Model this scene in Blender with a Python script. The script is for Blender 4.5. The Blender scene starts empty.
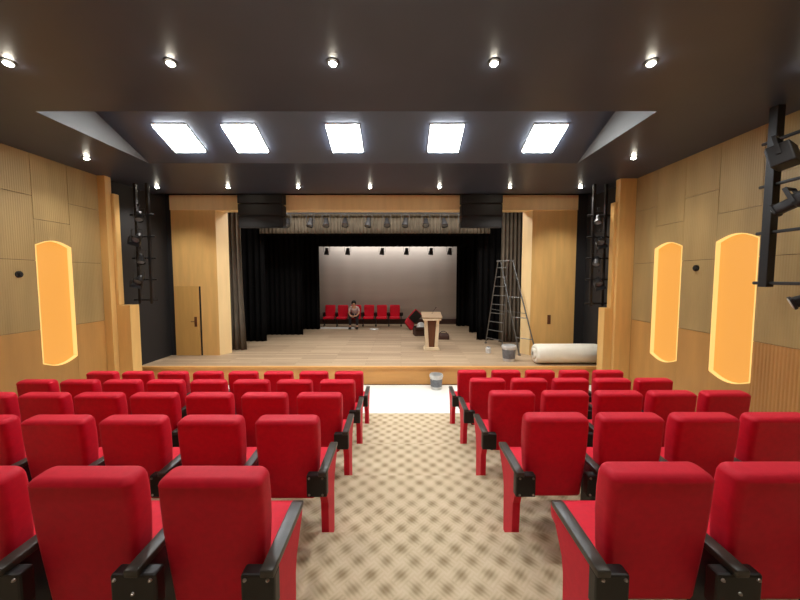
import bpy, bmesh, math, random
from mathutils import Vector, Matrix
random.seed(4)
S = bpy.context.scene
C = S.collection
PI = math.pi

# ------------------------------------------------------------------ materials
def lin(c):
    return tuple(((v/255)/12.92 if v/255 <= .04045 else ((v/255+.055)/1.055)**2.4) for v in c) + (1,)

def mat(name, col, rough=.6, metal=0., noise=0., nscale=8., stretch=(1, 1, 1), bump=0., bscale=200., sheen=0., spec=.5, emit=None, estr=0., coat=0.):
    m = bpy.data.materials.new(name); m.use_nodes = True
    nt = m.node_tree; b = nt.nodes['Principled BSDF']
    b.inputs['Base Color'].default_value = lin(col)
    b.inputs['Roughness'].default_value = rough
    b.inputs['Metallic'].default_value = metal
    b.inputs['Specular IOR Level'].default_value = spec
    b.inputs['Coat Weight'].default_value = coat
    if sheen:
        b.inputs['Sheen Weight'].default_value = sheen
        b.inputs['Sheen Roughness'].default_value = .5
        b.inputs['Sheen Tint'].default_value = (1, .45, .45, 1)
    tc = nt.nodes.new('ShaderNodeTexCoord')
    if noise:
        mp = nt.nodes.new('ShaderNodeMapping'); mp.inputs['Scale'].default_value = stretch
        n = nt.nodes.new('ShaderNodeTexNoise'); n.inputs['Scale'].default_value = nscale; n.inputs['Detail'].default_value = 4
        r = nt.nodes.new('ShaderNodeValToRGB')
        c = lin(col)
        r.color_ramp.elements[0].position = .3; r.color_ramp.elements[1].position = .7
        r.color_ramp.elements[0].color = tuple(max(0, v*(1-noise)) for v in c[:3]) + (1,)
        r.color_ramp.elements[1].color = tuple(min(1, v*(1+noise)) for v in c[:3]) + (1,)
        nt.links.new(tc.outputs['Object'], mp.inputs[0]); nt.links.new(mp.outputs[0], n.inputs[0])
        nt.links.new(n.outputs[0], r.inputs[0]); nt.links.new(r.outputs[0], b.inputs['Base Color'])
    if bump:
        n2 = nt.nodes.new('ShaderNodeTexNoise'); n2.inputs['Scale'].default_value = bscale
        bp = nt.nodes.new('ShaderNodeBump'); bp.inputs['Strength'].default_value = bump; bp.inputs['Distance'].default_value = .002
        nt.links.new(tc.outputs['Object'], n2.inputs[0]); nt.links.new(n2.outputs[0], bp.inputs['Height']); nt.links.new(bp.outputs[0], b.inputs['Normal'])
    if emit:
        b.inputs['Emission Color'].default_value = lin(emit); b.inputs['Emission Strength'].default_value = estr
    return m

def N(nt, t, **kw):
    n = nt.nodes.new(t)
    for k, v in kw.items(): setattr(n, k, v)
    return n

def carpet_mat():
    m = mat('carpet_weave', (180, 160, 130), .95, spec=.1); nt = m.node_tree; b = nt.nodes['Principled BSDF']
    tc = N(nt, 'ShaderNodeTexCoord'); sp = N(nt, 'ShaderNodeSeparateXYZ'); nt.links.new(tc.outputs['Object'], sp.inputs[0])
    def M(op, a, bb=None):
        n = N(nt, 'ShaderNodeMath', operation=op)
        for i, v in enumerate((a, bb)):
            if v is None: continue
            if isinstance(v, (int, float)): n.inputs[i].default_value = v
            else: nt.links.new(v, n.inputs[i])
        return n.outputs[0]
    k = 2*PI/.185
    cx = M('COSINE', M('MULTIPLY', sp.outputs[0], k)); cy = M('COSINE', M('MULTIPLY', sp.outputs[1], k))
    f = M('MULTIPLY', cx, cy)                                   # peaks on a quincunx lattice
    u = M('ADD', sp.outputs[0], sp.outputs[1]); v = M('SUBTRACT', sp.outputs[0], sp.outputs[1])
    w1 = M('SINE', M('MULTIPLY', u, 2*PI/.037)); w2 = M('SINE', M('MULTIPLY', v, 2*PI/.037))
    sgn = M('GREATER_THAN', M('MULTIPLY', M('COSINE', M('MULTIPLY', u, PI/.185)), M('COSINE', M('MULTIPLY', v, PI/.185))), 0)
    mx = N(nt, 'ShaderNodeMix'); nt.links.new(sgn, mx.inputs[0]); nt.links.new(w1, mx.inputs[2]); nt.links.new(w2, mx.inputs[3])
    n = N(nt, 'ShaderNodeTexNoise'); n.inputs['Scale'].default_value = 9; n.inputs['Detail'].default_value = 5
    nt.links.new(tc.outputs['Object'], n.inputs[0])
    tot = M('ADD', M('ADD', M('MULTIPLY', M('POWER', M('ABSOLUTE', M('ADD', M('MULTIPLY', f, .5), .5)), 1.6), .42), M('MULTIPLY', mx.outputs[0], .05)), M('MULTIPLY', n.outputs[0], .35))
    r = N(nt, 'ShaderNodeValToRGB'); e = r.color_ramp.elements
    e[0].position = .08; e[0].color = lin((220, 203, 174)); e[1].position = .62; e[1].color = lin((158, 138, 108))
    x = r.color_ramp.elements.new(.3); x.color = lin((206, 188, 156))
    nt.links.new(tot, r.inputs[0]); nt.links.new(r.outputs[0], b.inputs['Base Color'])
    return m

def stage_mat():
    m = mat('stage_boards', (190, 165, 135), .5); nt = m.node_tree; b = nt.nodes['Principled BSDF']
    tc = N(nt, 'ShaderNodeTexCoord')
    br = N(nt, 'ShaderNodeTexBrick'); br.inputs['Scale'].default_value = 1; br.inputs['Brick Width'].default_value = 1.8
    br.inputs['Row Height'].default_value = .14; br.inputs['Mortar Size'].default_value = .003; br.inputs['Bias'].default_value = .0
    br.inputs['Color1'].default_value = lin((206, 180, 148)); br.inputs['Color2'].default_value = lin((176, 150, 122)); br.inputs['Mortar'].default_value = lin((130, 104, 80))
    nt.links.new(tc.outputs['Object'], br.inputs[0])
    n = N(nt, 'ShaderNodeTexNoise'); n.inputs['Scale'].default_value = 3; mp = N(nt, 'ShaderNodeMapping'); mp.inputs['Scale'].default_value = (.5, 6, 1)
    nt.links.new(tc.outputs['Object'], mp.inputs[0]); nt.links.new(mp.outputs[0], n.inputs[0])
    mx = N(nt, 'ShaderNodeMix', data_type='RGBA', blend_type='MULTIPLY'); mx.inputs[0].default_value = .35
    nt.links.new(br.outputs[0], mx.inputs[6]); nt.links.new(n.outputs[0], mx.inputs[7]); nt.links.new(mx.outputs[2], b.inputs['Base Color'])
    return m

def rib_mat(name, col, period=.03, axis=1, depth=.35, rough=.5, amount=.12):
    """fine vertical grooves along one axis (acoustic board)"""
    m = mat(name, col, rough); nt = m.node_tree; b = nt.nodes['Principled BSDF']
    tc = N(nt, 'ShaderNodeTexCoord'); sp = N(nt, 'ShaderNodeSeparateXYZ'); nt.links.new(tc.outputs['Object'], sp.inputs[0])
    mu = N(nt, 'ShaderNodeMath', operation='MULTIPLY'); mu.inputs[1].default_value = 2*PI/period; nt.links.new(sp.outputs[axis], mu.inputs[0])
    si = N(nt, 'ShaderNodeMath', operation='SINE'); nt.links.new(mu.outputs[0], si.inputs[0])
    no = N(nt, 'ShaderNodeTexNoise'); no.inputs['Scale'].default_value = 1.3; no.inputs['Detail'].default_value = 5
    mp = N(nt, 'ShaderNodeMapping'); mp.inputs['Scale'].default_value = (3, 3, .5)
    nt.links.new(tc.outputs['Object'], mp.inputs[0]); nt.links.new(mp.outputs[0], no.inputs[0])
    r = N(nt, 'ShaderNodeValToRGB'); c = lin(col)
    r.color_ramp.elements[0].position = .3; r.color_ramp.elements[1].position = .7
    r.color_ramp.elements[0].color = tuple(v*(1-amount) for v in c[:3]) + (1,); r.color_ramp.elements[1].color = tuple(min(1, v*(1+amount)) for v in c[:3]) + (1,)
    nt.links.new(no.outputs[0], r.inputs[0]); nt.links.new(r.outputs[0], b.inputs['Base Color'])
    bp = N(nt, 'ShaderNodeBump'); bp.inputs['Strength'].default_value = depth; bp.inputs['Distance'].default_value = .003
    nt.links.new(si.outputs[0], bp.inputs['Height']); nt.links.new(bp.outputs[0], b.inputs['Normal'])
    return m

MT = dict(
    carpet=carpet_mat(), boards=stage_mat(),
    wall_up=rib_mat('acoustic_board', (168, 141, 92), .032, 1, .3),
    wall_lo=rib_mat('warm_wood_board', (186, 138, 76), .05, 1, .05),
    wall_rib=rib_mat('ribbed_wood', (184, 132, 74), .045, 1, .9),
    groove=mat('panel_joint', (84, 62, 38), .8),
    prosc=mat('proscenium_wood', (224, 180, 110), .42, noise=.08, nscale=2, stretch=(4, 4, .5)),
    prosc_lit=mat('proscenium_wood_lit', (244, 214, 158), .42, noise=.05, nscale=2, stretch=(4, 4, .5)),  # paler copy of the proscenium wood: light on lintel and reveals painted in
    stage_face=mat('stage_face_wood', (222, 164, 92), .4, noise=.08, nscale=2, stretch=(.5, 4, 4)),
    door=mat('door_veneer', (206, 162, 92), .45, noise=.06, nscale=2, stretch=(5, 5, .5)),
    ceil=mat('black_ceiling_paint', (56, 61, 74), .38, noise=.08, nscale=2.),
    coffer_side=mat('grey_coffer_side', (92, 90, 87), .6),
    black_wall=mat('black_wall_paint', (30, 29, 30), .7, noise=.1, nscale=3),
    dark=mat('dark_void', (18, 18, 19), .9),
    white_floor=mat('white_tile', (236, 238, 232), .35, noise=.02, nscale=2),
    red=mat('red_seat_fabric', (214, 4, 42), .62, noise=.06, nscale=30, bump=.25, bscale=350, sheen=.12, spec=.3),
    red_panel=mat('red_side_fabric', (214, 22, 50), .7, noise=.05, nscale=30, bump=.2, bscale=350, sheen=.12, spec=.3),
    black_pl=mat('black_plastic', (24, 22, 21), .45, noise=.1, nscale=20),
    arm=mat('worn_black_armrest', (62, 58, 52), .35, noise=.25, nscale=14),
    steel=mat('bolt_steel', (190, 185, 180), .3, 1.),
    iron=mat('black_iron', (26, 25, 26), .5, noise=.1, nscale=20),
    blackcloth=mat('black_velour', (13, 13, 14), .95, noise=.15, nscale=6, spec=.1),
    greycloth=mat('grey_curtain_cloth', (112, 104, 92), .9, noise=.1, nscale=4, spec=.1),
    valance=mat('taupe_valance_cloth', (98, 90, 78), .9, noise=.15, nscale=5, spec=.1),
    screen=mat('cyclorama_cloth', (206, 198, 190), .9, noise=.04, nscale=1.0, stretch=(.3, 1, 3), spec=.1),
    lum=mat('troffer_diffuser', (255, 255, 255), .5, emit=(246, 252, 255), estr=36),
    spot=mat('downlight_lens', (255, 255, 255), .5, emit=(255, 246, 225), estr=60),
    warm=mat('warm_acrylic', (120, 90, 50), .5, emit=(255, 172, 72), estr=.56),
    warm_rim=mat('warm_light_edge', (120, 95, 60), .5, emit=(255, 200, 116), estr=.82),
    trimw=mat('trim_white_metal', (210, 210, 206), .4),
    alu=mat('ladder_aluminium', (122, 122, 120), .35, .8, noise=.1, nscale=20),
    cream=mat('cream_laminate', (226, 208, 176), .45, noise=.04, nscale=6),
    tan=mat('tan_laminate', (150, 126, 100), .45, noise=.06, nscale=6),
    brown=mat('brown_walnut', (98, 58, 34), .45, noise=.15, nscale=5, stretch=(5, 5, 1)),
    whitefilm=mat('white_plastic_film', (236, 232, 216), .35, noise=.03, nscale=6),
    whitep=mat('bucket_white_plastic', (212, 212, 208), .4, noise=.12, nscale=10),
    blueprint=mat('bucket_grey_label', (112, 116, 122), .5, noise=.2, nscale=18),
    skin=mat('skin', (198, 150, 122), .55, noise=.05, nscale=20),
    hair=mat('black_hair', (20, 16, 15), .6, noise=.2, nscale=40),
    shirt=mat('pale_pink_shirt', (205, 180, 176), .85, noise=.08, nscale=20),
    trousers=mat('dark_trousers', (30, 28, 32), .85, noise=.1, nscale=20),
    shoe=mat('dark_shoe', (22, 20, 20), .6, noise=.1, nscale=20),
    box=mat('dark_brown_card', (62, 36, 26), .7, noise=.1, nscale=8),
    dred=mat('dusty_red_fabric', (190, 20, 40), .8, noise=.1, nscale=20),
)

# ------------------------------------------------------------------ mesh helpers
def link(o, parent=None):
    C.objects.link(o)
    if parent: o.parent = parent
    return o

def to_mesh(name, bm, m, smooth=False):
    me = bpy.data.meshes.new(name)
    bmesh.ops.recalc_face_normals(bm, faces=bm.faces)
    bm.to_mesh(me); bm.free()
    for x in (m if isinstance(m, (list, tuple)) else [m]): me.materials.append(MT[x])
    if smooth:
        for p in me.polygons: p.use_smooth = True
    return me

def obj(name, bm, m, parent=None, smooth=False, loc=None):
    me = bm if isinstance(bm, bpy.types.Mesh) else to_mesh(name, bm, m, smooth)
    o = bpy.data.objects.new(name, me)
    if loc: o.location = loc
    return link(o, parent)

def tag(o, label=None, cat=None, group=None, kind=None):
    if label: o['label'] = label
    if cat: o['category'] = cat
    if group: o['group'] = group
    if kind: o['kind'] = kind
    return o

def thing(name, label, cat, loc=(0, 0, 0), rot=(0, 0, 0), group=None):
    o = bpy.data.objects.new(name, None); o.empty_display_size = .1
    o.location = loc; o.rotation_euler = rot
    C.objects.link(o)
    return tag(o, label, cat, group)

def struct(name, bm, m, label=None, smooth=False):
    o = obj(name, bm, m, smooth=smooth); o['kind'] = 'structure'
    o['label'] = label or name.replace('_', ' ')
    o['category'] = name.split('_')[0]
    return o

def box(bm, x0, x1, y0, y1, z0, z1, bev=0., mi=0, segs=2):
    vs = [bm.verts.new((x, y, z)) for x in (x0, x1) for y in (y0, y1) for z in (z0, z1)]
    F = [(0, 1, 3, 2), (4, 6, 7, 5), (0, 4, 5, 1), (2, 3, 7, 6), (0, 2, 6, 4), (1, 5, 7, 3)]
    fs = [bm.faces.new([vs[i] for i in f]) for f in F]
    for f in fs: f.material_index = mi
    if bev:
        es = list({e for f in fs for e in f.edges})
        r = bmesh.ops.bevel(bm, geom=es, offset=bev, segments=segs, profile=.5, affect='EDGES')
        for f in r['faces']: f.material_index = mi
    return vs

def B(*a, **k):
    bm = bmesh.new(); box(bm, *a, **k); return bm

def tube(bm, p0, p1, r0, r1=None, n=12, cap=True, mi=0):
    r1 = r0 if r1 is None else r1
    p0, p1 = Vector(p0), Vector(p1); d = (p1-p0).normalized()
    a = d.orthogonal().normalized(); b = d.cross(a)
    A = [bm.verts.new(p0+(a*math.cos(t)+b*math.sin(t))*r0) for t in [2*PI*i/n for i in range(n)]]
    Bv = [bm.verts.new(p1+(a*math.cos(t)+b*math.sin(t))*r1) for t in [2*PI*i/n for i in range(n)]]
    fs = [bm.faces.new((A[i], A[(i+1) % n], Bv[(i+1) % n], Bv[i])) for i in range(n)]
    if cap: fs += [bm.faces.new(A[::-1]), bm.faces.new(Bv)]
    for f in fs: f.material_index = mi
    return fs

def lathe(bm, prof, c=(0, 0), n=24, mi=0):
    rings = []
    for r, z in prof:
        rings.append([bm.verts.new((c[0]+r*math.cos(2*PI*i/n), c[1]+r*math.sin(2*PI*i/n), z)) for i in range(n)])
    for a, b in zip(rings, rings[1:]):
        for i in range(n):
            f = bm.faces.new((a[i], a[(i+1) % n], b[(i+1) % n], b[i])); f.material_index = mi
    for r in (rings[0][::-1], rings[-1]):
        f = bm.faces.new(r); f.material_index = mi

def rrect(w, d, r, k=4):
    """points of a rounded rectangle, centred"""
    r = min(r, w/2*.98, d/2*.98); P = []
    for cx, cy, a0 in ((w/2-r, d/2-r, 0), (-w/2+r, d/2-r, PI/2), (-w/2+r, -d/2+r, PI), (w/2-r, -d/2+r, 1.5*PI)):
        for i in range(k+1):
            a = a0+PI/2*i/k; P.append((cx+r*math.cos(a), cy+r*math.sin(a)))
    return P

def loft(bm, rings, cap=True, mi=0):
    R = [[bm.verts.new(p) for p in ring] for ring in rings]; n = len(R[0])
    for a, b in zip(R, R[1:]):
        for i in range(n):
            f = bm.faces.new((a[i], a[(i+1) % n], b[(i+1) % n], b[i])); f.material_index = mi
    if cap:
        for r in (R[0][::-1], R[-1]):
            f = bm.faces.new(r); f.material_index = mi

def prism(bm, pts, axis, a0, a1, mi=0, bev=0.):
    """extrude a 2-D outline along an axis ('x': pts are (y,z); 'y': (x,z); 'z': (x,y))"""
    def P(p, t): return {'x': (t, p[0], p[1]), 'y': (p[0], t, p[1]), 'z': (p[0], p[1], t)}[axis]
    A = [bm.verts.new(P(p, a0)) for p in pts]; Bv = [bm.verts.new(P(p, a1)) for p in pts]; n = len(pts)
    fs = [bm.faces.new(A[::-1]), bm.faces.new(Bv)] + [bm.faces.new((A[i], A[(i+1) % n], Bv[(i+1) % n], Bv[i])) for i in range(n)]
    for f in fs: f.material_index = mi
    if bev:
        es = [e for e in {e for f in fs[:2] for e in f.edges}]
        bmesh.ops.bevel(bm, geom=es, offset=bev, segments=2, profile=.5, affect='EDGES')

# ------------------------------------------------------------------ sizes of the hall
XL, XR, XC = -6.5, 5.2, -.67
ZC = 4.82                      # ceiling
YB = -4.2                      # back of the hall, behind the camera
PITCH, Y1, STEP = .905, 1.30, .16
def tread(n): return .80-STEP*(n-1)
ST, SY = .45, 7.63             # stage height and front
YP = 8.8                       # proscenium

# floor: stepped tiers with carpet
bm = bmesh.new()
edges = [YB] + [Y1-.03+PITCH*n for n in range(0, 5)] + [5.64]
for n in range(6):
    box(bm, XL, XR, edges[n], edges[n+1], -.3, tread(n))
struct('floor', bm, 'carpet', 'stepped beige carpet floor with diamond pattern')
struct('floor_white', B(XL, XR, 5.64, SY, -.3, 0), 'white_floor', 'white floor strip between the carpet and the stage')
bm = bmesh.new(); box(bm, -8.5, 7.2, SY+.02, 15.6, ST-.05, ST)
struct('floor_stage', bm, 'boards', 'wooden board floor of the stage')
bm = bmesh.new(); box(bm, XL, XR, SY+.04, SY+.14, 0, ST-.05, mi=0); box(bm, XL, XR, SY, SY+.1, ST-.05, ST+.002, bev=.006)
struct('wall_stage_front', bm, 'stage_face', 'wooden front face of the stage')

# ceiling with two folded coffers
bm = bmesh.new(); T = .12
CX0, CX1 = -4.80, 3.36
def coffer(y0, y1, top=5.58):
    k = (top-ZC)/(y1-y0)
    box(bm, CX0, CX1, y0-T, y0, ZC+.001, top+T)                            # near riser
    prism(bm, [(y0, top), (y1, ZC), (y1, ZC+T), (y0, top+T)], 'x', CX0-.05, CX1+.05)
    for x0, x1 in ((CX0-T, CX0), (CX1, CX1+T)): prism(bm, [(y0-T, ZC+.001), (y1, ZC+.001), (y1, ZC+T), (y0, top+T), (y0-T, top+T)], 'x', x0, x1, mi=1)
    box(bm, XL, CX0-.012, y0, y1, ZC, ZC+T); box(bm, CX1+.012, XR, y0, y1, ZC, ZC+T)
box(bm, XL, XR, YB, -1.75, ZC, ZC+T); box(bm, XL, XR, -1.75, 4.27, ZC, ZC+T)
coffer(4.27, 6.15); box(bm, XL, XR, 6.15, 8.38, ZC, ZC+T)
box(bm, XL, XR, 8.3, 8.38, ZC, ZC+.7)
struct('ceiling', bm, ['ceil', 'coffer_side'], 'black folded auditorium ceiling')
struct('ceiling_stage', B(-8.5, 7.2, 8.38, 15.6, 5.5, 5.6), 'dark', 'black ceiling above the stage')

# side walls, boards with joints between them
LZ0, LZ1, RISE = .98, 3.33, .10
def arch_pts(a, b_, z0, z1, rise=.12, k=10):
    P = []
    for i in range(k+1):
        t = i/k; P.append((a+(b_-a)*t, z0+rise*(1-math.sin(PI*t))))
    for i in range(k+1):
        t = 1-i/k; P.append((a+(b_-a)*t, z1-rise*(1-math.sin(PI*t))))
    return P
def side_wall(name, X, s, y_end, ribs_to, lamps):
    """s = +1 when the hall lies on the +x side of the wall"""
    bm = bmesh.new()
    def slab(y0, y1, z0, z1, mi, t=.022): box(bm, min(X, X+s*t), max(X, X+s*t), y0+.004, y1-.004, z0+.004, z1-.004, mi=mi)
    def bk(y0, y1, z0, z1): box(bm, min(X-s*.2, X), max(X-s*.2, X), y0, y1, z0, z1, mi=2)
    # backing with openings for the lamps
    ys = sorted(lamps); cur = YB
    for a, b_ in ys:
        bk(cur, a, -.3, ZC); bk(a, b_, -.3, LZ0-.02); bk(a, b_, LZ1+.02, ZC); cur = b_
        box(bm, min(X-s*.2, X-s*.12), max(X-s*.2, X-s*.12), a, b_, LZ0-.02, LZ1+.02, mi=2)
    bk(cur, y_end, -.3, ZC)
    # boards
    cols = []; cur = y_end
    marks = sorted({y_end} | {v for l in lamps for v in l} | {2.85, 1.65, .45, -.75, -1.95, -3.15, YB}, reverse=True)
    for hi, lo in zip(marks, marks[1:]):
        islamp = any(abs(lo-a) < .01 and abs(hi-b_) < .01 for a, b_ in lamps)
        if islamp:
            slab(lo, hi, 3.68, ZC, 0)
            A = arch_pts(lo, hi, LZ0, LZ1, RISE); k = len(A)//2
            x0, x1 = min(X, X+s*.022), max(X, X+s*.022)
            prism(bm, [(lo, -.296)]+A[:k]+[(hi, -.296)], 'x', x0, x1, mi=1)
            prism(bm, [(hi, 3.676)]+A[k:]+[(lo, 3.676)], 'x', x0, x1, mi=0)
        else:
            rib = hi <= ribs_to
            slab(lo, hi, 2.95, 4.08, 0); slab(lo, hi, 4.08, ZC, 0); slab(lo, hi, 1.71, 2.95, 0)
            slab(lo, hi, -.3, 1.71, 3 if rib else 1)
    return struct(name, bm, ['wall_up', 'wall_lo', 'groove', 'wall_rib'], 'side wall of beige acoustic boards over warm wood boards')
LAMPL = [(5.62, 6.23), (3.2, 3.81)]; LAMPR = [(4.59, 5.22), (5.84, 6.47)]
side_wall('wall_left', XL, 1, 6.85, 2.85, LAMPL)
side_wall('wall_right', XR, -1, 7.05, 4.6, LAMPR)
struct('wall_back', B(XL, XR, YB-.2, YB, -.3, ZC), 'wall_lo', 'wooden wall behind the audience')

# pilasters at the ends of the side walls
bm = bmesh.new()
box(bm, XL-.2, -6.32, 6.85, 7.0, 0, ZC, bev=.008); box(bm, -6.32, -6.02, 6.97, 7.22, 0, 2.03, bev=.01); box(bm, -6.32, -6.25, 6.97, 7.1, 2.03, ZC-.35, bev=.01)
struct('wall_left_pilaster', bm, 'prosc', 'wooden pilaster ending the left wall')
bm = bmesh.new()
box(bm, 4.82, XR+.2, 7.05, 7.2, 0, ZC, bev=.008); box(bm, 4.62, 4.82, 7.12, 7.34, 0, 1.95, bev=.01); box(bm, 4.75, 4.82, 7.12, 7.25, 1.95, ZC-.5, bev=.01)
struct('wall_right_pilaster', bm, 'prosc', 'wooden pilaster ending the right wall')

# black side walls of the forestage
struct('wall_left_forestage', B(XL-.2, XL, 7.0, YP+.1, 0, 5.5), 'black_wall', 'black side wall left of the stage opening')
struct('wall_right_forestage', B(5.14, 5.34, 7.2, YP+.1, 0, 5.5), 'black_wall', 'black side wall right of the stage opening')

# proscenium
bm = bmesh.new()
LX0, LX1, RX0, RX1 = -6.35, -5.12, 3.63, 4.86
box(bm, LX0, LX1, YP, YP+.3, ST, 4.50); box(bm, RX0, RX1, YP, YP+.3, ST, 4.50)
prism(bm, [(LX1, YP), (LX1+.17, YP+.32), (LX1, YP+.32)], 'z', ST, 4.50, mi=1)
prism(bm, [(RX0, YP), (RX0, YP+.32), (RX0-.15, YP+.32)], 'z', ST, 4.50, mi=1)
box(bm, LX0, RX1, YP-.03, YP+.3, 4.50, 4.90, mi=1)
struct('wall_proscenium', bm, ['prosc', 'prosc_lit'], 'warm wood proscenium frame round the stage opening')
bm = bmesh.new(); box(bm, -8.5, LX0, YP+.02, YP+.3, ST, 5.5); box(bm, RX1, 7.2, YP+.02, YP+.3, ST, 5.5); box(bm, LX0, RX1, YP+.05, YP+.3, 4.90, 5.5)
struct('wall_proscenium_surround', bm, 'black_wall', 'black wall round the proscenium')
# door in the left proscenium panel, slightly ajar
bm = bmesh.new()
box(bm, -6.32, -5.66, YP-.035, YP-.002, ST+.005, 2.41, bev=.004)
d = struct('door_1', bm, 'door', 'flush wooden door in the left proscenium panel')
obj('door_gap', B(-5.645, -5.60, YP-.006, YP-.001, ST+.005, 2.40), 'dark', d)
bm = bmesh.new(); box(bm, -5.78, -5.71, YP-.05, YP-.033, 1.27, 1.55, bev=.004); tube(bm, (-5.745, YP-.05, 1.42), (-5.745, YP-.09, 1.42), .012); tube(bm, (-5.745, YP-.085, 1.42), (-5.85, YP-.085, 1.42), .011)
obj('door_handle', bm, 'brown', d)
tag(obj('switch_plate', B(4.11, 4.20, YP-.02, YP-.001, 1.34, 1.60, bev=.006), 'brown'), 'small brown switch plate on the right proscenium panel', 'switch plate')

# stage house
struct('wall_stage_left', B(-8.7, -8.5, YP, 15.6, ST, 5.5), 'dark', 'black left wall of the stage house')
struct('wall_stage_right', B(7.2, 7.4, YP, 15.6, ST, 5.5), 'dark', 'black right wall of the stage house')
struct('wall_stage_back', B(-8.5, 7.2, 15.5, 15.7, ST, 5.5), 'dark', 'black rear wall of the stage house')
struct('baseboard_stage', B(-4.6, 3.4, 14.82, 14.86, ST, .69, bev=.005), 'box', 'dark brown board along the foot of the backdrop')

def cloth(x0, x1, y, z0, z1, amp=.04, per=.16, th=.012, flare=0., smooth=True, seed=1):
    """hanging cloth with vertical folds; closed sheet with thickness"""
    rnd = random.Random(seed); bm = bmesh.new()
    n = max(12, int((x1-x0)/per*8)); ph = [rnd.uniform(-.6, .6) for _ in range(n//8+3)]
    rows = []
    for j in range(7):
        t = j/6; z = z1+(z0-z1)*t; A = []; Bk = []
        for i in range(n+1):
            x = x0+(x1-x0)*i/n; u = (x-x0)/per
            k = int(u); p = ph[k % len(ph)]*(1-(u-k))+ph[(k+1) % len(ph)]*(u-k)
            yy = y+amp*(.6+.4*t)*math.sin(2*PI*u+p)
            xx = x+(x-(x0+x1)/2)*flare*t**3+.01*t*math.sin(7*u)
            A.append(bm.verts.new((xx, yy-th/2, z))); Bk.append(bm.verts.new((xx, yy+th/2, z)))
        rows.append((A, Bk))
    for (A, Bk), (A2, B2) in zip(rows, rows[1:]):
        for i in range(n):
            bm.faces.new((A[i], A[i+1], A2[i+1], A2[i])); bm.faces.new((Bk[i], B2[i], B2[i+1], Bk[i+1]))
        bm.faces.new((A[0], A2[0], B2[0], Bk[0])); bm.faces.new((A[n], Bk[n], B2[n], A2[n]))
    for i in range(n):
        bm.faces.new((rows[0][0][i], rows[0][1][i], rows[0][1][i+1], rows[0][0][i+1]))
        bm.faces.new((rows[-1][0][i], rows[-1][0][i+1], rows[-1][1][i+1], rows[-1][1][i]))
    return bm

def curtain(name, label, cat, m, *a, group=None, **k):
    return tag(obj(name, cloth(*a, **k), m, smooth=True), label, cat, group)
tagc = 'curtain'
curtain('backdrop', 'pale grey backdrop cloth closing the rear of the stage', 'backdrop', 'screen', -4.9, 3.7, 14.95, ST+.01, 5.3, amp=.006, per=.8, th=.01)
curtain('stage_curtain', 'grey gathered curtain beside the left proscenium panel', tagc, 'greycloth', -5.5, -4.76, 9.45, ST+.01, 5.2, per=.13, amp=.05, flare=.25, seed=3)
curtain('stage_curtain', 'grey gathered curtain behind the ladder at the right proscenium panel', tagc, 'greycloth', 3.36, 4.3, 10.62, ST+.01, 5.2, per=.13, amp=.05, flare=.08, seed=5)
curtain('valance_curtain', 'short taupe valance behind the stage lamps', 'valance', 'valance', -4.6, 2.9, 10.35, 4.08, 5.3, per=.12, amp=.03, seed=7)
curtain('black_border_curtain', 'wide black border curtain above the pale backdrop', tagc, 'blackcloth', -6.4, 5.2, 13.6, 3.97, 5.3, per=.25, amp=.04, seed=8)
curtain('black_border_curtain', 'black border curtain just behind the taupe valance', tagc, 'blackcloth', -6.4, 5.2, 11.2, 4.12, 5.3, per=.25, amp=.04, seed=9)
legs = [(-8.3, -3.45, 13.3, 'deepest black wing curtain left of the backdrop'), (-8.3, -3.75, 12.0, 'middle black wing curtain left of the backdrop'), (-8.3, -4.65, 10.75, 'front black wing curtain at the left of the stage'),
        (2.5, 7.0, 14.2, 'deepest black wing curtain right of the backdrop'), (2.72, 7.0, 12.5, 'middle black wing curtain right of the backdrop'), (2.66, 7.0, 11.0, 'front black wing curtain behind the ladder')]
for i, (a, b_, y, l) in enumerate(legs):
    curtain('wing_curtain', l, tagc, 'blackcloth', a, b_, y, ST+.01, 5.3, per=.2, amp=.05, group=None, seed=20+i)

# ------------------------------------------------------------------ wall lamps
def wall_lamp(X, s, a, b_, label):
    t = thing('wall_lamp', label, 'wall lamp', (X, (a+b_)/2, LZ0), group='tall glowing wall lamps')
    h = (b_-a)/2; H_ = LZ1-LZ0
    O = arch_pts(-h, h, 0, H_, RISE); I = arch_pts(-h+.014, h-.014, .014, H_-.014, RISE); n = len(O)
    bm = bmesh.new(); xf, xb = s*.026, -s*.06
    V = [[bm.verts.new((x, p[0], p[1])) for p in P] for P, x in ((O, xf), (I, xf), (I, xb), (O, xb))]
    for q in range(4):
        A, B_ = V[q], V[(q+1) % 4]
        for i in range(n): bm.faces.new((A[i], A[(i+1) % n], B_[(i+1) % n], B_[i]))
    obj('light_edge', bm, 'warm_rim', t)
    bm = bmesh.new(); prism(bm, arch_pts(-h+.006, h-.006, .006, H_-.006, RISE), 'x', min(-s*.08, -s*.045), max(-s*.08, -s*.045))
    obj('diffuser', bm, 'warm', t)
wall_lamp(XL, 1, *LAMPL[0], 'tall warm glowing wall lamp on the left wall')
wall_lamp(XR, -1, *LAMPR[0], 'nearer of the two tall warm glowing lamps on the right wall')
wall_lamp(XR, -1, *LAMPR[1], 'farther of the two tall warm glowing lamps on the right wall')
for X, s, y, z, l in ((XL, 1, 5.35, 2.70, 'small round black sensor on the left wall beside the glowing lamp'), (XR, -1, 5.54, 2.81, 'small round black sensor on the right wall between the two lamps')):
    t = thing('wall_sensor', l, 'wall sensor', (X+s*.02, y, z))
    bm = bmesh.new(); tube(bm, (0, 0, 0), (s*.02, 0, 0), .055, n=20); obj('base', bm, 'black_pl', t)
    bm = bmesh.new(); tube(bm, (s*.02, 0, 0), (s*.05, 0, 0), .038, .026, n=20); obj('lens', bm, 'iron', t)

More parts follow.
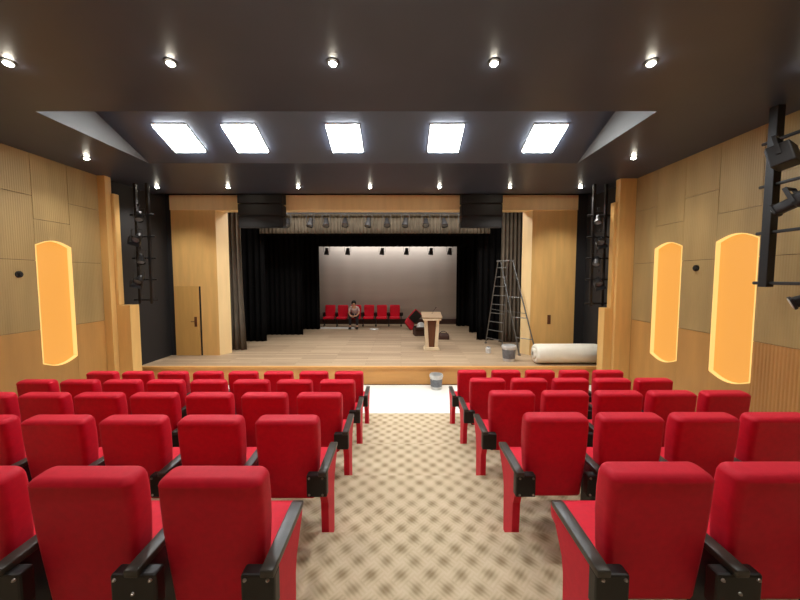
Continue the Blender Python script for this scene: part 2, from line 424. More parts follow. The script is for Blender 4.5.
# ------------------------------------------------------------------ ceiling lights
def ceiling_light(x, yc, y0, y1, top, label):
    k = (top-ZC)/(y1-y0); ang = -math.atan(k)
    z = ZC+k*(y1-yc)
    t = thing('ceiling_light', label, 'ceiling light', (x, yc, z), (ang, 0, 0), 'square white ceiling light panels')
    bm = bmesh.new()
    for a in ((-.28, -.265, -.30, .30), (.265, .28, -.30, .30), (-.265, .265, -.30, -.285), (-.265, .265, .285, .30)): box(bm, a[0], a[1], a[2], a[3], -.02, -.001)
    obj('frame', bm, 'trimw', t)
    obj('diffuser', B(-.264, .264, -.284, .284, -.05, -.004, bev=.006), 'lum', t)
names5 = ['leftmost square white ceiling light above the hall', 'second square white ceiling light from the left', 'middle square white ceiling light in the row of five', 'second square white ceiling light from the right', 'rightmost square white ceiling light above the hall']
for x, l in zip((-3.80, -2.67, -.96, .76, 2.46), names5): ceiling_light(x, 5.585, 4.27, 6.15, 5.58, l)

def downlight(x, y, label, power, lit=True):
    t = thing('downlight', label, 'downlight', (x, y, ZC), group='small round ceiling downlights')
    bm = bmesh.new(); lathe(bm, [(.062, -.001), (.062, -.008), (.045, -.012), (.045, -.001)], n=20); obj('trim_ring', bm, 'black_pl', t)
    bm = bmesh.new(); lathe(bm, [(.030, -.014), (.040, -.020), (.028, -.034), (.012, -.040)], n=16); obj('lens', bm, 'spot', t)
    L = bpy.data.lights.new('downlight_bulb', 'SPOT'); L.energy = power; L.spot_size = 2.0; L.spot_blend = .8; L.color = (1, .96, .9); L.shadow_soft_size = .04
    lo = bpy.data.objects.new('bulb', L); lo.location = (0, 0, -.06); link(lo, t)
W = ['leftmost', 'second from the left', 'third from the left', 'fourth from the left', 'fifth from the left', 'sixth from the left', 'rightmost']
for i, x in enumerate((-3.97, -2.33, -.69, .94, 2.53, 4.13)): downlight(x, 3.32, 'round downlight in the nearest row across the ceiling, ' + (W[i] if i < 5 else W[6]), 42)
downlight(-5.71, 5.86, 'lone round downlight left of the ceiling recess', 42)
downlight(4.21, 5.84, 'lone round downlight right of the ceiling recess', 42)
for i, x in enumerate((-5.84, -4.14, -2.46, -.74, .92, 2.61, 4.29)): downlight(x, 7.68, 'round downlight in the far row before the stage, ' + W[i], 90)
for y in (.6, -2.6):
    for i, x in enumerate((-3.97, -.69, 2.53)): downlight(x, y, 'round downlight behind the camera at %s of the ceiling' % ('left', 'middle', 'right')[i], 60)

# ------------------------------------------------------------------ theatre seats (origin on the floor, facing +y, rear of the back's top at y=0)
def m_backrest():
    bm = bmesh.new(); rings = []
    top = .968
    prof = [(.352, .38, .07, .02), (.364, .40, .09, .022), (.45, .415, .10, .026), (.58, .438, .115, .03), (.72, .455, .125, .034), (.84, .46, .128, .036), (.925, .458, .126, .038)]
    for z, w, d, r in prof:
        rear = .05*(1-(z-.352)/(top-.352))
        rings.append([(x, y+rear+d/2, z) for x, y in rrect(w, d, r, 5)])
    for k in range(1, 9):
        a = PI/2*k/8; q = .032*(1-math.cos(a)); z = .925+.043*math.sin(a)
        w, d = .458-2*q, .126-2*q
        rings.append([(x, y+q+d/2, z+.006*(y/.06)*math.sin(a)-.008*math.sin(a)*(abs(x)/.22)**4) for x, y in rrect(w, d, max(.012, .038-q*.5), 5)])
    loft(bm, rings); return bm
def m_cushion():
    bm = bmesh.new(); rings = []
    prof = [(.14, .40, .05), (.155, .44, .08), (.25, .46, .10), (.45, .465, .11), (.53, .455, .105), (.565, .43, .085), (.58, .39, .05)]
    for y, w, h in prof:
        zc = .405+(y-.14)*.05
        rings.append([(x, y, z+zc) for x, z in rrect(w, h, .03)])
    loft(bm, rings); return bm
def m_arm():
    bm = bmesh.new(); rings = []
    for y, w, h, z in ((-.072, .052, .024, .632), (-.068, .058, .034, .632), (0, .06, .034, .635), (.2, .062, .034, .642), (.31, .062, .034, .645), (.33, .058, .030, .643), (.334, .05, .022, .641)):
        rings.append([(x, y, zz+z-.015) for x, zz in rrect(w, h, .006, 3)])
    loft(bm, rings); return bm
def m_panel():
    bm = bmesh.new()
    P = [(.0, .0), (.19, .0), (.19, .36), (.21, .44), (.27, .52), (.315, .575), (.325, .605), (-.04, .598), (-.045, .45), (.0, .36)]
    prism(bm, P, 'x', -.027, .027, bev=.006); return bm
def m_leg():
    bm = bmesh.new()
    P = [(.02, .04), (.16, .04), (.14, .38), (.22, .52), (.30, .60), (-.03, .60), (-.03, .44), (.03, .36)]
    prism(bm, P, 'x', -.018, .018, bev=.004); box(bm, -.035, .035, -.01, .22, 0, .04, bev=.006); return bm
def m_bracket(x0, x1):
    bm = bmesh.new(); box(bm, x0, x1, -.062, -.004, .445, .606, bev=.010); return bm
def m_bolt():
    bm = bmesh.new(); tube(bm, (0, -.001, 0), (0, -.006, 0), .0085, .007, n=10); tube(bm, (0, -.006, 0), (0, -.010, 0), .005, .0035, n=8); return bm
MS = dict(back=to_mesh('backrest', m_backrest(), 'red', True), cush=to_mesh('seat_cushion', m_cushion(), 'red', True), arm=to_mesh('armrest', m_arm(), 'arm', True),
          panel=to_mesh('side_panel', m_panel(), 'red_panel'), leg=to_mesh('leg', m_leg(), 'black_pl'),
          brm=to_mesh('bracket', m_bracket(-.095, .095), 'black_pl'), brl=to_mesh('bracket', m_bracket(-.028, .115), 'black_pl'), brr=to_mesh('bracket', m_bracket(-.115, .03), 'black_pl'),
          bolt=to_mesh('bolt', m_bolt(), 'steel'),
          pan=to_mesh('seat_pan', B(-.19, .19, .13, .5, .33, .362, bev=.01), 'black_pl'))
def seat(label, loc, left=None, right=None, bolts=True, rot=(0, 0, 0), group='red theatre seats in rows', cat='theatre seat', name='theatre_seat', lift=0., off=.28, aoff=.28):
    """left / right: 'aisle', 'shared' or None = which support stands on that side"""
    t = thing(name, label, cat, loc, rot, group)
    obj('backrest', MS['back'], None, t, loc=(0, 0, lift)); obj('seat_cushion', MS['cush'], None, t); obj('seat_pan', MS['pan'], None, t)
    for side, k in ((-1, left), (1, right)):
        if not k: continue
        x = side*(aoff if k == 'aisle' else off)
        obj('armrest', MS['arm'], None, t, loc=(x, 0, 0))
        if k == 'aisle':
            obj('side_panel', MS['panel'], None, t, loc=(x, 0, 0))
            b_ = obj('bracket', MS['brl' if side < 0 else 'brr'], None, t, loc=(x, 0, 0)); xs = (.0, .095) if side < 0 else (-.095, 0.)
        else:
            obj('leg', MS['leg'], None, t, loc=(x, 0, 0))
            b_ = obj('bracket', MS['brm'], None, t, loc=(x, 0, 0)); xs = (-.075, .075)
        if bolts:
            for bx in xs:
                for bz in (.465, .585): obj('bolt', MS['bolt'], None, b_, loc=(bx, -.061, bz))
            if k == 'shared': obj('bolt', MS['bolt'], None, b_, loc=(0, -.061, .525))
    return t

ORD = ['first', 'second', 'third', 'fourth', 'fifth', 'sixth', 'seventh', 'eighth']
ROW = ['nearest row', 'second row from the camera', 'third row from the camera', 'fourth row from the camera', 'row closest to the stage']
NL = [4, 6, 8, 8, 8]; NR = [3, 4, 5, 5, 5]
SP = .566; SPR = .547
for n in range(5):
    y, z = Y1+PITCH*n, tread(n+1)
    for k in range(NL[n]):
        end = k == 7
        seat('red seat in the left block, %s, %s seat from the aisle' % (ROW[n], ORD[k]), (-.835-SP*k, y, z), right='aisle' if k == 0 else 'shared', left='aisle' if end else None, bolts=n < 2, lift=.008, off=.283)
    for k in range(NR[n]):
        end = k == 4
        seat('red seat in the right block, %s, %s seat from the aisle' % (ROW[n], ORD[k]), (1.14+SPR*k, y, z), left='aisle' if k == 0 else 'shared', right='aisle' if end else None, bolts=n < 2, lift=.028, off=.2735, aoff=.30)

# spare seats on the stage, facing the hall
for k in range(6):
    off = (0, -.05, 0, .03, 0, .02)[k]
    seat('red seat in the row before the backdrop, %s from the left' % ORD[k], (-3.2+.585*k, 14.3+off, ST), right='shared' if k else 'shared', left='shared' if k == 5 else None, bolts=False, rot=(0, 0, PI), group='red seats along the backdrop', cat='seat', name='spare_seat')
# loose seat parts heaped beside them
t = thing('dismantled_seat', 'loose red seat back tilted on the heap left of the lectern', 'seat back', (.62, 13.9, .93), (.15, .75, .3))
bm = bmesh.new(); loft(bm, [[(x, y, z) for x, y in rrect(.44-2*q, .13-1.5*q, .04)] for z, q in ((-.27, .03), (-.25, .005), (0, 0), (.24, .0), (.27, .03))]); obj('cushion', bm, 'dred', t, smooth=True)
obj('shell', B(-.2, .2, -.085, -.055, -.24, .24, bev=.01), 'black_pl', t)
t = thing('dismantled_seat', 'loose red seat cushion lying at the foot of the heap', 'seat cushion', (.36, 13.25, .70), (.5, .9, .2))
bm = bmesh.new(); loft(bm, [[(x, y, z) for x, y in rrect(.46-2*q, .46-2*q, .06)] for z, q in ((-.06, .04), (-.04, .005), (.04, .005), (.06, .04))]); obj('cushion', bm, 'dred', t, smooth=True)
obj('pan', B(-.19, .19, -.19, .19, -.085, -.058, bev=.01), 'black_pl', t)
# support frame of the heap
t = thing('seat_stand', 'black folded seat frame under the heap of red cushions', 'seat frame', (.6, 13.9, ST))
bm = bmesh.new(); box(bm, -.3, .3, -.05, .05, 0, .05, bev=.01); tube(bm, (-.22, 0, .05), (-.1, 0, .32), .02); tube(bm, (.22, 0, .05), (.1, 0, .32), .02); obj('leg_frame', bm, 'iron', t)
obj('cross_bar', B(-.2, .2, -.03, .03, .30, .34, bev=.008), 'iron', t)
bm = bmesh.new(); box(bm, -.36, .36, -.28, .28, 0, .22, bev=.012)
t = thing('storage_box', 'dark brown open box on the stage floor behind the lectern', 'box', (.82, 12.0, ST), (0, 0, .15))
bm = bmesh.new()
for a in ((-.33, .33, -.25, -.235), (-.33, .33, .235, .25), (-.33, -.315, -.235, .235), (.315, .33, -.235, .235)): box(bm, *a, 0, .26)
box(bm, -.33, .33, -.25, .25, 0, .012); obj('body', bm, 'box', t)
bm = bmesh.new(); prism(bm, [(-.25, .26), (-.42, .30), (-.42, .31), (-.25, .27)], 'x', -.33, .33); obj('flap', bm, 'box', t)
# crumpled white bag
def blob(rx, ry, rz, seed, amp=.12, sub=3):
    rnd = random.Random(seed); bm = bmesh.new(); bmesh.ops.create_icosphere(bm, subdivisions=sub, radius=1)
    ds = [(Vector((rnd.uniform(-1, 1), rnd.uniform(-1, 1), rnd.uniform(-1, 1))).normalized(), rnd.uniform(-amp, amp)) for _ in range(16)]
    for v in bm.verts:
        nrm = v.co.normalized(); s = 1+sum(a*max(0, nrm.dot(d_))**6 for d_, a in ds)*1.6
        v.co = Vector((nrm.x*rx*s, nrm.y*ry*s, max(-rz*.8, nrm.z*rz*s)+rz*.8))
    return bm
tag(obj('plastic_bag', blob(.19, .16, .17, 5, .2), 'whitep', smooth=True, loc=(.86, 13.2, ST)), 'crumpled white plastic bag beside the heap of loose cushions', 'bag')
t = thing('tool_bag', 'low dark tool bag on the stage right of the lectern', 'bag', (1.52, 11.2, ST), (0, 0, -.1))
bm = bmesh.new(); loft(bm, [[(x, y, z) for x, y in rrect(w, .26*w/.42, .05)] for z, w in ((0, .40), (.02, .42), (.12, .41), (.19, .36), (.205, .30))]); obj('body', bm, 'box', t, smooth=True)
bm = bmesh.new()
for i in range(8):
    a, b_ = PI*i/8, PI*(i+1)/8; tube(bm, (.12*math.cos(a), 0, .19+.09*math.sin(a)), (.12*math.cos(b_), 0, .19+.09*math.sin(b_)), .012, n=8)
obj('handle', bm, 'black_pl', t)
tag(obj('paper_scrap', blob(.16, .08, .035, 8, .3), 'whitep', loc=(-1.1, 13.2, ST)), 'crumpled pale wrapping paper on the floor before the red seats', 'paper')
bm = bmesh.new(); box(bm, -.75, .75, -.03, .03, 0, .045, bev=.006); box(bm, -.75, .75, -.012, .012, .045, .07)
tag(obj('metal_rail', bm, 'trimw', loc=(-2.75, 13.45, ST)), 'long pale metal rail lying before the red seats on stage', 'rail')

# ------------------------------------------------------------------ lectern
t = thing('lectern', 'cream lectern with a brown tapering centre panel on the stage', 'lectern', (.93, 9.55, ST)); t.scale = (.84, 1, 1)
bm = bmesh.new(); box(bm, -.28, .28, -.19, .19, 0, .05, bev=.008); box(bm, -.25, .25, -.17, .17, .05, .09, bev=.006); obj('base', bm, 'cream', t)
bm = bmesh.new(); prism(bm, [(-.22, .09), (-.10, .09), (-.16, .92), (-.27, .92)], 'y', -.14, .14, bev=.006)
prism(bm, [(.22, .09), (.27, .92), (.16, .92), (.10, .09)], 'y', -.14, .14, bev=.006); obj('side_post', bm, 'cream', t)
bm = bmesh.new(); prism(bm, [(-.10, .09), (.10, .09), (.16, .92), (-.16, .92)], 'y', -.10, .10); obj('front_panel', bm, 'brown', t)
bm = bmesh.new(); prism(bm, [(-.24, .92), (.24, .92), (.24, 1.10), (-.24, .98)], 'x', -.32, .32, bev=.008); obj('reading_top', bm, 'cream', t)
bm = bmesh.new(); prism(bm, [(-.25, .98), (.25, 1.10), (.25, 1.13), (-.25, 1.01)], 'x', -.36, .36, bev=.006); obj('top_board', bm, 'tan', t)
bm = bmesh.new(); prev = Vector((.0, .1, 1.06))
for i in range(8):
    q = Vector((.0+.02*i, .1-.012*i, 1.06+.03*i)); tube(bm, prev, q, .005, n=6); prev = q
tube(bm, prev, prev+Vector((.03, -.03, .02)), .012, n=8); obj('microphone', bm, 'iron', t)

# ------------------------------------------------------------------ buckets
def bucket(label, loc, r=.155, h=.36, rot=(0, 0, 0), pic=True):
    t = thing('paint_bucket', label, 'bucket', loc, rot)
    bm = bmesh.new(); lathe(bm, [(r*.8, 0), (r*.82, .01), (r*.98, h-.06), (r*1.05, h-.055), (r*1.05, h-.02), (r*1.0, h-.018), (r*1.0, h), (r*.93, h), (r*.93, h-.03), (r*.76, .02)], n=28); obj('body', bm, 'whitep', t, smooth=False)
    bm = bmesh.new(); lathe(bm, [(r*.855, .07), (r*.87, .07), (r*.965, h-.10), (r*.95, h-.10)], n=28); obj('label_band', bm, 'blueprint', t)
    bm = bmesh.new()
    for i in range(12):
        a, b_ = PI*i/12, PI*(i+1)/12
        tube(bm, (r*1.07*math.cos(a), -.16*math.sin(a)*.6, h-.04-.13*math.sin(a)), (r*1.07*math.cos(b_), -.16*math.sin(b_)*.6, h-.04-.13*math.sin(b_)), .004, n=6)
    obj('handle', bm, 'steel', t)
bucket('white bucket with grey label on the stage beside the ladder', (2.86, 8.25, ST), .18, .41)
bucket('white bucket with grey label on the floor before the stage front', (.84, 7.38, 0), .155, .35, (0, 0, .5))
# small can by the ladder
t = thing('small_can', 'small pale can on the stage between ladder and bucket', 'can', (2.55, 9.1, ST)); bm = bmesh.new(); lathe(bm, [(.07, 0), (.075, .01), (.075, .14), (.06, .155), (.06, .165)], n=18); obj('body', bm, 'whitep', t); bm = bmesh.new(); lathe(bm, [(.03, .165), (.03, .19)], n=12); obj('cap', bm, 'blueprint', t)

# ------------------------------------------------------------------ white roll on the stage edge
t = thing('wrapped_roll', 'thick white wrapped roll lying on the right stage edge', 'roll', (4.24, 8.0, ST+.25))
bm = bmesh.new(); rings = []
for x, r in ((-.82, .18), (-.80, .23), (-.76, .247), (-.3, .25), (.3, .25), (.76, .247), (.80, .235), (.82, .19)):
    rings.append([(x, r*math.cos(2*PI*i/36), r*math.sin(2*PI*i/36)) for i in range(36)])
loft(bm, rings); obj('body', bm, 'whitefilm', t, smooth=True)
bm = bmesh.new(); tube(bm, (-.815, 0, 0), (-.86, 0, 0), .05, .045, n=18); tube(bm, (.815, 0, 0), (.85, 0, 0), .05, .045, n=18); obj('core', bm, 'brown', t)
bm = bmesh.new(); loft(bm, [[(-.82-.02*j, (.15-.03*j+.012*math.sin(5*i))*math.cos(2*PI*i/24), (.15-.03*j+.012*math.sin(5*i))*math.sin(2*PI*i/24)) for i in range(24)] for j in range(3)]); obj('gathered_end', bm, 'whitefilm', t, smooth=True)

# ------------------------------------------------------------------ ladder
t = thing('step_ladder', 'tall open aluminium ladder standing on the stage beside the right curtain', 'ladder', (3.2, 9.5, ST))
H = 2.70
def L(bm, p, q, r=.022): tube(bm, p, q, r, n=8)
A0, A1 = Vector((-.36, .95, 0)), Vector((.02, .42, 0))             # feet of the left flight
T0, T1 = Vector((-.22, .22, H)), Vector((.0, -.06, H))
B1, B0 = Vector((.50, -1.05, 0)), Vector((.14, -.72, 0))
U1, U0 = Vector((.10, -.16, H-.02)), Vector((-.16, .14, H-.02))
for nm, (a, c) in (('rail', (A0, T0)), ('rail', (A1, T1)), ('back_rail', (B0, U0)), ('back_rail', (B1, U1))):
    bm = bmesh.new(); L(bm, a+Vector((0, 0, .02)), c, .019); box(bm, a.x-.035, a.x+.035, a.y-.035, a.y+.035, 0, .04, bev=.006); obj(nm, bm, 'alu', t)
for i in range(9):
    f_ = (i+.7)/9.4; bm = bmesh.new(); L(bm, A0.lerp(T0, f_), A1.lerp(T1, f_), .014); obj('rung', bm, 'alu', t)
for i in (1, 3, 5):
    f_ = (i+.7)/9.4; bm = bmesh.new(); L(bm, B0.lerp(U0, f_), B1.lerp(U1, f_), .012); obj('back_brace', bm, 'alu', t)
for a, c, b_, u in ((A0, T0, B0, U0), (A1, T1, B1, U1)):
    bm = bmesh.new(); L(bm, a.lerp(c, .44), b_.lerp(u, .44), .009); obj('spreader', bm, 'alu', t)
bm = bmesh.new(); prism(bm, [(-.27, .22), (-.0, -.12), (.13, -.20), (-.14, .20)], 'z', H-.02, H+.02, bev=.006); obj('top_platform', bm, 'alu', t)

# ------------------------------------------------------------------ stage lamps
def lamp_meshes():
    bm = bmesh.new(); prof = [(.05, .16), (.07, .15), (.075, .05), (.09, .02), (.105, -.10), (.11, -.14), (.098, -.14), (.09, -.10)]
    lathe(bm, prof, n=18); can = to_mesh('lamp_can', bm, 'iron')
    bm = bmesh.new(); lathe(bm, [(.088, -.105), (.088, -.115), (.05, -.122)], n=18); lens = to_mesh('lamp_lens', bm, 'blueprint')
    bm = bmesh.new()
    for s in (-1, 1): box(bm, s*.13-.004, s*.13+.004, -.018, .018, -.02, .24)
    box(bm, -.134, .134, -.018, .018, .24, .248); tube(bm, (0, 0, .248), (0, 0, .30), .012, n=8); box(bm, -.03, .03, -.03, .03, .28, .36, bev=.008)
    yoke = to_mesh('yoke', bm, 'iron')
    bm = bmesh.new()
    for s in (-1, 1): box(bm, s*.135-.003, s*.135+.003, -.11, .11, -.27, -.14)
    box(bm, -.135, .135, .105, .111, -.27, -.14); barn = to_mesh('barn_door', bm, 'iron')
    return can, lens, yoke, barn
CAN, LENS, YOKE, BARN = lamp_meshes()
def stage_lamp(label, loc, tilt=(.5, 0, 0), group=None, scale=1., barn=False, yrot=0.):
    t = thing('stage_lamp', label, 'stage lamp', loc, (0, 0, yrot), group); t.scale = (scale,)*3
    obj('yoke', YOKE, None, t)
    c = obj('lamp_can', CAN, None, t); c.rotation_euler = tilt
    obj('lens', LENS, None, c)
    if barn: obj('barn_door', BARN, None, c)
    return t
t = thing('lighting_bar', 'black pipe carrying the row of lamps under the taupe valance', 'lighting bar', (XC, 10.0, 4.66))
bm = bmesh.new(); tube(bm, (-3.7, 0, 0), (3.5, 0, 0), .025); obj('pipe', bm, 'iron', t)
bm = bmesh.new()
for x in (-3.2, -1, 1.2, 3.2): tube(bm, (x, 0, .02), (x, 0, .84), .006, n=6)
obj('cable', bm, 'iron', t)
for i in range(12):
    x = XC-3.45+i*.605+random.uniform(-.08, .08)
    stage_lamp('black stage lamp on the front lighting bar, number %d counted from the left' % (i+1), (x, 10.0, 4.37), (-.5+random.uniform(-.2, .2), random.uniform(-.2, .2), 0), 'lamps on the front lighting bar', .95)
t = thing('lighting_bar', 'black pipe with a few lamps before the top of the backdrop', 'lighting bar', (XC, 14.3, 4.10))
bm = bmesh.new(); tube(bm, (-3.4, 0, 0), (3.2, 0, 0), .025); obj('pipe', bm, 'iron', t)
bm = bmesh.new()
for x in (-3., 3.): tube(bm, (x, 0, .02), (x, 0, 1.4), .006, n=6)
obj('cable', bm, 'iron', t)
for i, x in enumerate((-3.35, -2.4, -.85, .25, 1.35, 2.2)):
    stage_lamp('black stage lamp hanging before the backdrop, %s from the left' % ORD[i], (x, 14.3, 3.82), (.1, .1, 0), 'lamps before the backdrop', 1.05)

# loudspeaker clusters hanging in front of the lintel
def cluster(x0, x1, label):
    t = thing('loudspeaker_cluster', label, 'loudspeaker', ((x0+x1)/2, 8.55, ZC)); w = (x1-x0)/2
    bm = bmesh.new()
    for x in (-w*.6, w*.6): tube(bm, (x, 0, 0), (x, 0, .68), .012, n=8)
    obj('hanger', bm, 'iron', t)
    for k in range(3):
        z1 = .08-.315*k; z0 = z1-.30
        bm = bmesh.new(); prism(bm, [(-.13+.015*k, z0), (.17, z0+.02), (.17, z1-.02), (-.13+.015*k, z1)], 'x', -w, w, bev=.01); c = obj('cabinet', bm, 'black_wall', t)
        obj('grille', B(-w+.04, w-.04, -.140+.015*k, -.131+.015*k, z0+.03, z1-.03), 'iron', c)
cluster(-4.31, -3.13, 'black loudspeaker cluster hanging left of the stage opening')
cluster(1.6, 2.68, 'black loudspeaker cluster hanging right of the stage opening')

# ------------------------------------------------------------------ vertical lamp racks
def rack(label, loc, z0, z1, w, rungs, rotz=0., up=.03):
    t = thing('lamp_rack', label, 'lamp rack', loc, (0, 0, rotz))
    for y in (0, w):
        bm = bmesh.new(); box(bm, -up, up, y-up, y+up, z0-up, z1, bev=.006); obj('upright', bm, 'iron', t)
    for z in rungs:
        bm = bmesh.new(); tube(bm, (0, -.14, z), (0, w+.14, z), .022, n=10); obj('cross_bar', bm, 'iron', t)
    return t
rack('large black lamp rack hanging beside the right wall', (4.80, 2.95, 0), 2.57, ZC, 1.2, (2.57, 3.23, 3.84, 4.4), up=.05)
# box-shaped flood lamp and profile lamp on it
def flood(label, loc, rz, rx, group=None, sc=1.):
    t = thing('flood_lamp', label, 'flood lamp', loc, (rx, 0, rz)); t.scale = (sc,)*3
    obj('housing', B(-.15, .15, -.09, .09, -.11, .11, bev=.012), 'iron', t)
    obj('glass', B(-.13, .13, -.098, -.088, -.09, .09), 'blueprint', t)
    bm = bmesh.new(); box(bm, -.165, -.155, -.015, .015, 0, .20); box(bm, .155, .165, -.015, .015, 0, .20); box(bm, -.165, .165, -.015, .015, .19, .20); tube(bm, (0, 0, .20), (0, 0, .26), .012, n=8); obj('yoke', bm, 'iron', t)
def profile(label, loc, direction, L_=.42):
    d_ = Vector(direction).normalized(); q = d_.to_track_quat('Y', 'Z').to_euler()
    t = thing('profile_lamp', label, 'profile lamp', loc, q)
    bm = bmesh.new(); loft(bm, [[(x, y, z) for x, z in rrect(w, w, w*.3)] for y, w in ((-L_*.5, .12), (-L_*.45, .17), (0, .18), (.02, .13), (L_*.42, .13), (L_*.44, .16), (L_*.5, .16))]); obj('barrel', bm, 'iron', t)
    bm = bmesh.new(); tube(bm, (0, L_*.5, 0), (0, L_*.5+.006, 0), .065, n=18); obj('lens', bm, 'trimw', t)
    bm = bmesh.new(); box(bm, -.11, -.10, -.02, .02, -.02, .18); box(bm, .10, .11, -.02, .02, -.02, .18); box(bm, -.11, .11, -.02, .02, .17, .18); obj('yoke', bm, 'iron', t)
flood('black box flood lamp high on the right lamp rack', (4.66, 3.93, 4.12), PI+.5, .25, sc=1.15)
profile('long black profile lamp tilted down on the right lamp rack', (4.70, 3.80, 3.55), (-.3, .9, -.42), .40)
profile('black profile lamp below the right lamp rack', (4.78, 3.62, 2.42), (-.6, .6, -.4), .4)
rack('black lamp rack beside the left pilaster', (-6.15, 7.42, 0), 2.06, ZC, .28, (2.12, 2.6, 3.1, 3.6, 4.1), rotz=-PI/2)
rack('black lamp rack beside the right pilaster', (4.52, 7.5, 0), 1.99, ZC, .28, (2.03, 2.6, 3.1, 3.6, 4.1), rotz=-PI/2)
for i, z in enumerate((2.55, 3.02, 3.5, 3.98)):
    stage_lamp('black lamp on the left pilaster rack, %s from the top' % ORD[3-i], (-6.02+(.06 if i % 2 else 0), 7.26, z+.05), (-.9+.3*(i % 2), .3-.4*(i % 2), 0), 'lamps on the left rack', .78, barn=i % 2 == 0, yrot=.5)
    stage_lamp('black lamp on the right pilaster rack, %s from the top' % ORD[3-i], (4.62-(.06 if i % 2 else 0), 7.38, z), (-.9+.3*(i % 2), -.3+.4*(i % 2), 0), 'lamps on the right rack', .78, barn=i % 2 == 0, yrot=-.5)

# ------------------------------------------------------------------ person sitting on a spare seat, leaning forward
def skin(name, V, E, R, m, parent, sub=1, root=0):
    me = bpy.data.meshes.new(name); me.from_pydata(V, E, []); me.materials.append(MT[m])
    o = bpy.data.objects.new(name, me); link(o, parent)
    md = o.modifiers.new('skin', 'SKIN'); md.use_smooth_shade = True
    for i, r in enumerate(R):
        sv = me.skin_vertices[0].data[i]; sv.radius = (r, r) if isinstance(r, (int, float)) else r; sv.use_root = i == root
    s = o.modifiers.new('sub', 'SUBSURF'); s.levels = sub; s.render_levels = sub
    return o
t = thing('person', 'person in a pale top and dark trousers sitting forward before the backdrop', 'person', (-2.03, 13.8, ST+.02))
# hips on a seat (seat cushion top at .46), facing -y
V = [(0, 0, .52), (0, -.05, .64), (0, -.16, .80), (0, -.22, .90), (0, -.27, .96), (0, -.30, 1.03), (0, -.31, 1.10),
     (-.17, -.20, .87), (-.22, -.26, .66), (-.14, -.44, .56), (-.09, -.50, .55),
     (.17, -.20, .87), (.22, -.26, .66), (.14, -.44, .56), (.09, -.50, .55),
     (-.10, -.04, .52), (-.15, -.42, .50), (-.15, -.40, .09), (-.15, -.50, .04),
     (.10, -.04, .52), (.15, -.42, .50), (.15, -.40, .09), (.15, -.50, .04)]
E_ = [(0, 1), (1, 2), (2, 3), (3, 4), (4, 5), (5, 6), (3, 7), (7, 8), (8, 9), (9, 10), (3, 11), (11, 12), (12, 13), (13, 14), (0, 15), (15, 16), (16, 17), (17, 18), (0, 19), (19, 20), (20, 21), (21, 22)]
R_ = [.13, .125, .13, .09, .055, .075, .085, .055, .042, .032, .036, .055, .042, .032, .036, .085, .06, .042, .04, .085, .06, .042, .04]
skin('body', V, E_, R_, 'skin', t)
Vs = [(0, .0, .54), (0, -.05, .64), (0, -.16, .80), (0, -.225, .90), (-.17, -.20, .87), (-.215, -.25, .70), (.17, -.20, .87), (.215, -.25, .70)]
skin('shirt', Vs, [(0, 1), (1, 2), (2, 3), (3, 4), (4, 5), (3, 6), (6, 7)], [.145, .14, .145, .10, .07, .056, .07, .056], 'shirt', t)
Vt = [(0, 0, .52), (-.10, -.04, .52), (-.15, -.42, .50), (-.15, -.40, .12), (.10, -.04, .52), (.15, -.42, .50), (.15, -.40, .12)]
skin('trousers', Vt, [(0, 1), (1, 2), (2, 3), (0, 4), (4, 5), (5, 6)], [.14, .10, .075, .058, .10, .075, .058], 'trousers', t)
for s in (-1, 1):
    bm = bmesh.new(); loft(bm, [[(s*.15+x, y-.46, z) for x, y in rrect(w, .27*w/.1, .04)] for z, w in ((0, .098), (.02, .10), (.05, .092), (.08, .06))]); obj('shoe', bm, 'shoe', t, smooth=True)
bm = bmesh.new(); bmesh.ops.create_uvsphere(bm, u_segments=20, v_segments=14, radius=.105)
for v in bm.verts:
    v.co.z *= 1.1
    if v.co.y < -.02 and v.co.z < .045: v.co.y = -.02+(v.co.y+.02)*.2
    v.co += Vector((0, -.285, 1.095))
obj('hair', bm, 'hair', t, smooth=True)
bm = bmesh.new()
for s in (-1, 1): bmesh.ops.create_uvsphere(bm, u_segments=8, v_segments=6, radius=.010, matrix=Matrix.Translation((s*.032, -.388, 1.075)))
obj('eyes', bm, 'hair', t)
bm = bmesh.new(); prism(bm, [(-.375, 1.085), (-.412, 1.045), (-.375, 1.035)], 'x', -.012, .012, bev=.004); obj('nose', bm, 'skin', t)
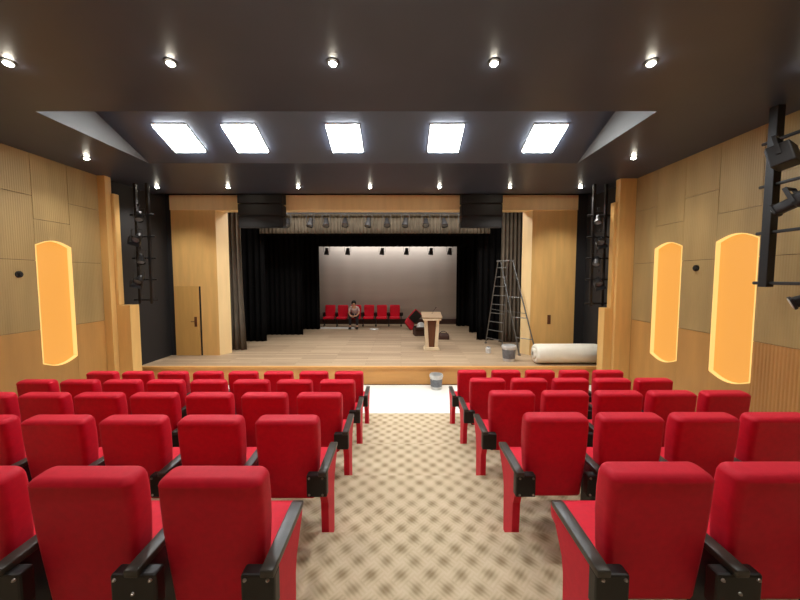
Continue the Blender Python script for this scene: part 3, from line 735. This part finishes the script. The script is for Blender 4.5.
# hands clasped: palms with five fingers each
for s in (-1, 1):
    V = [(s*.095, -.50, .55), (s*.07, -.54, .545)]; E2 = [(0, 1)]; R2 = [.026, .028]
    for k in range(4):
        b0 = len(V); zz = .575-.02*k
        V += [(s*.05, -.565, zz), (s*.02, -.585, zz-.005), (-s*.008, -.575+.004*k, zz-.01)]; E2 += [(1, b0), (b0, b0+1), (b0+1, b0+2)]; R2 += [.010, .009, .008]
    b0 = len(V); V += [(s*.06, -.525, .585), (s*.035, -.545, .605)]; E2 += [(0, b0), (b0, b0+1)]; R2 += [.011, .009]
    skin('hand', V, E2, R2, 'skin', t)

# ------------------------------------------------------------------ unseen fill lights added over the stage, no fixtures
def area(name, loc, rot, size, power, col=(1, 1, 1), sy=None):
    Ld = bpy.data.lights.new(name, 'AREA'); Ld.energy = power; Ld.size = size; Ld.color = col
    if sy: Ld.shape = 'RECTANGLE'; Ld.size_y = sy
    o = bpy.data.objects.new(name, Ld); o.location = loc; o.rotation_euler = rot; return link(o)
area('fill_light_backdrop', (XC, 14.5, 4.75), (.35, 0, 0), 5.5, 62, (1, .95, .9), .3)  # added area light without a fixture, brightens the backdrop
area('fill_light_stage', (XC, 9.35, 4.75), (.25, 0, 0), 7., 120, (1, .95, .9), .2)  # added area light hidden behind the lintel, brightens valance and stage

# ------------------------------------------------------------------ world, camera, view
w = bpy.data.worlds.new('world'); S.world = w; w.use_nodes = True
w.node_tree.nodes['Background'].inputs[0].default_value = (.9, .93, 1, 1); w.node_tree.nodes['Background'].inputs[1].default_value = .0
cam = bpy.data.cameras.new('camera'); co = bpy.data.objects.new('camera', cam); C.objects.link(co); S.camera = co
F = 315.
cam.sensor_fit = 'HORIZONTAL'; cam.sensor_width = 36; cam.lens = 36*F/800
cam.shift_x = -1/800; cam.shift_y = -(300-296.6)/800
cam.clip_start = .05
co.location = (0, 0, 2.64); co.rotation_euler = (PI/2-.0596, 0, 0)
S.view_settings.view_transform = 'Standard'; S.view_settings.look = 'None'
S.view_settings.gamma = 1; S.view_settings.use_curve_mapping = False
S.view_settings.exposure = 0.5
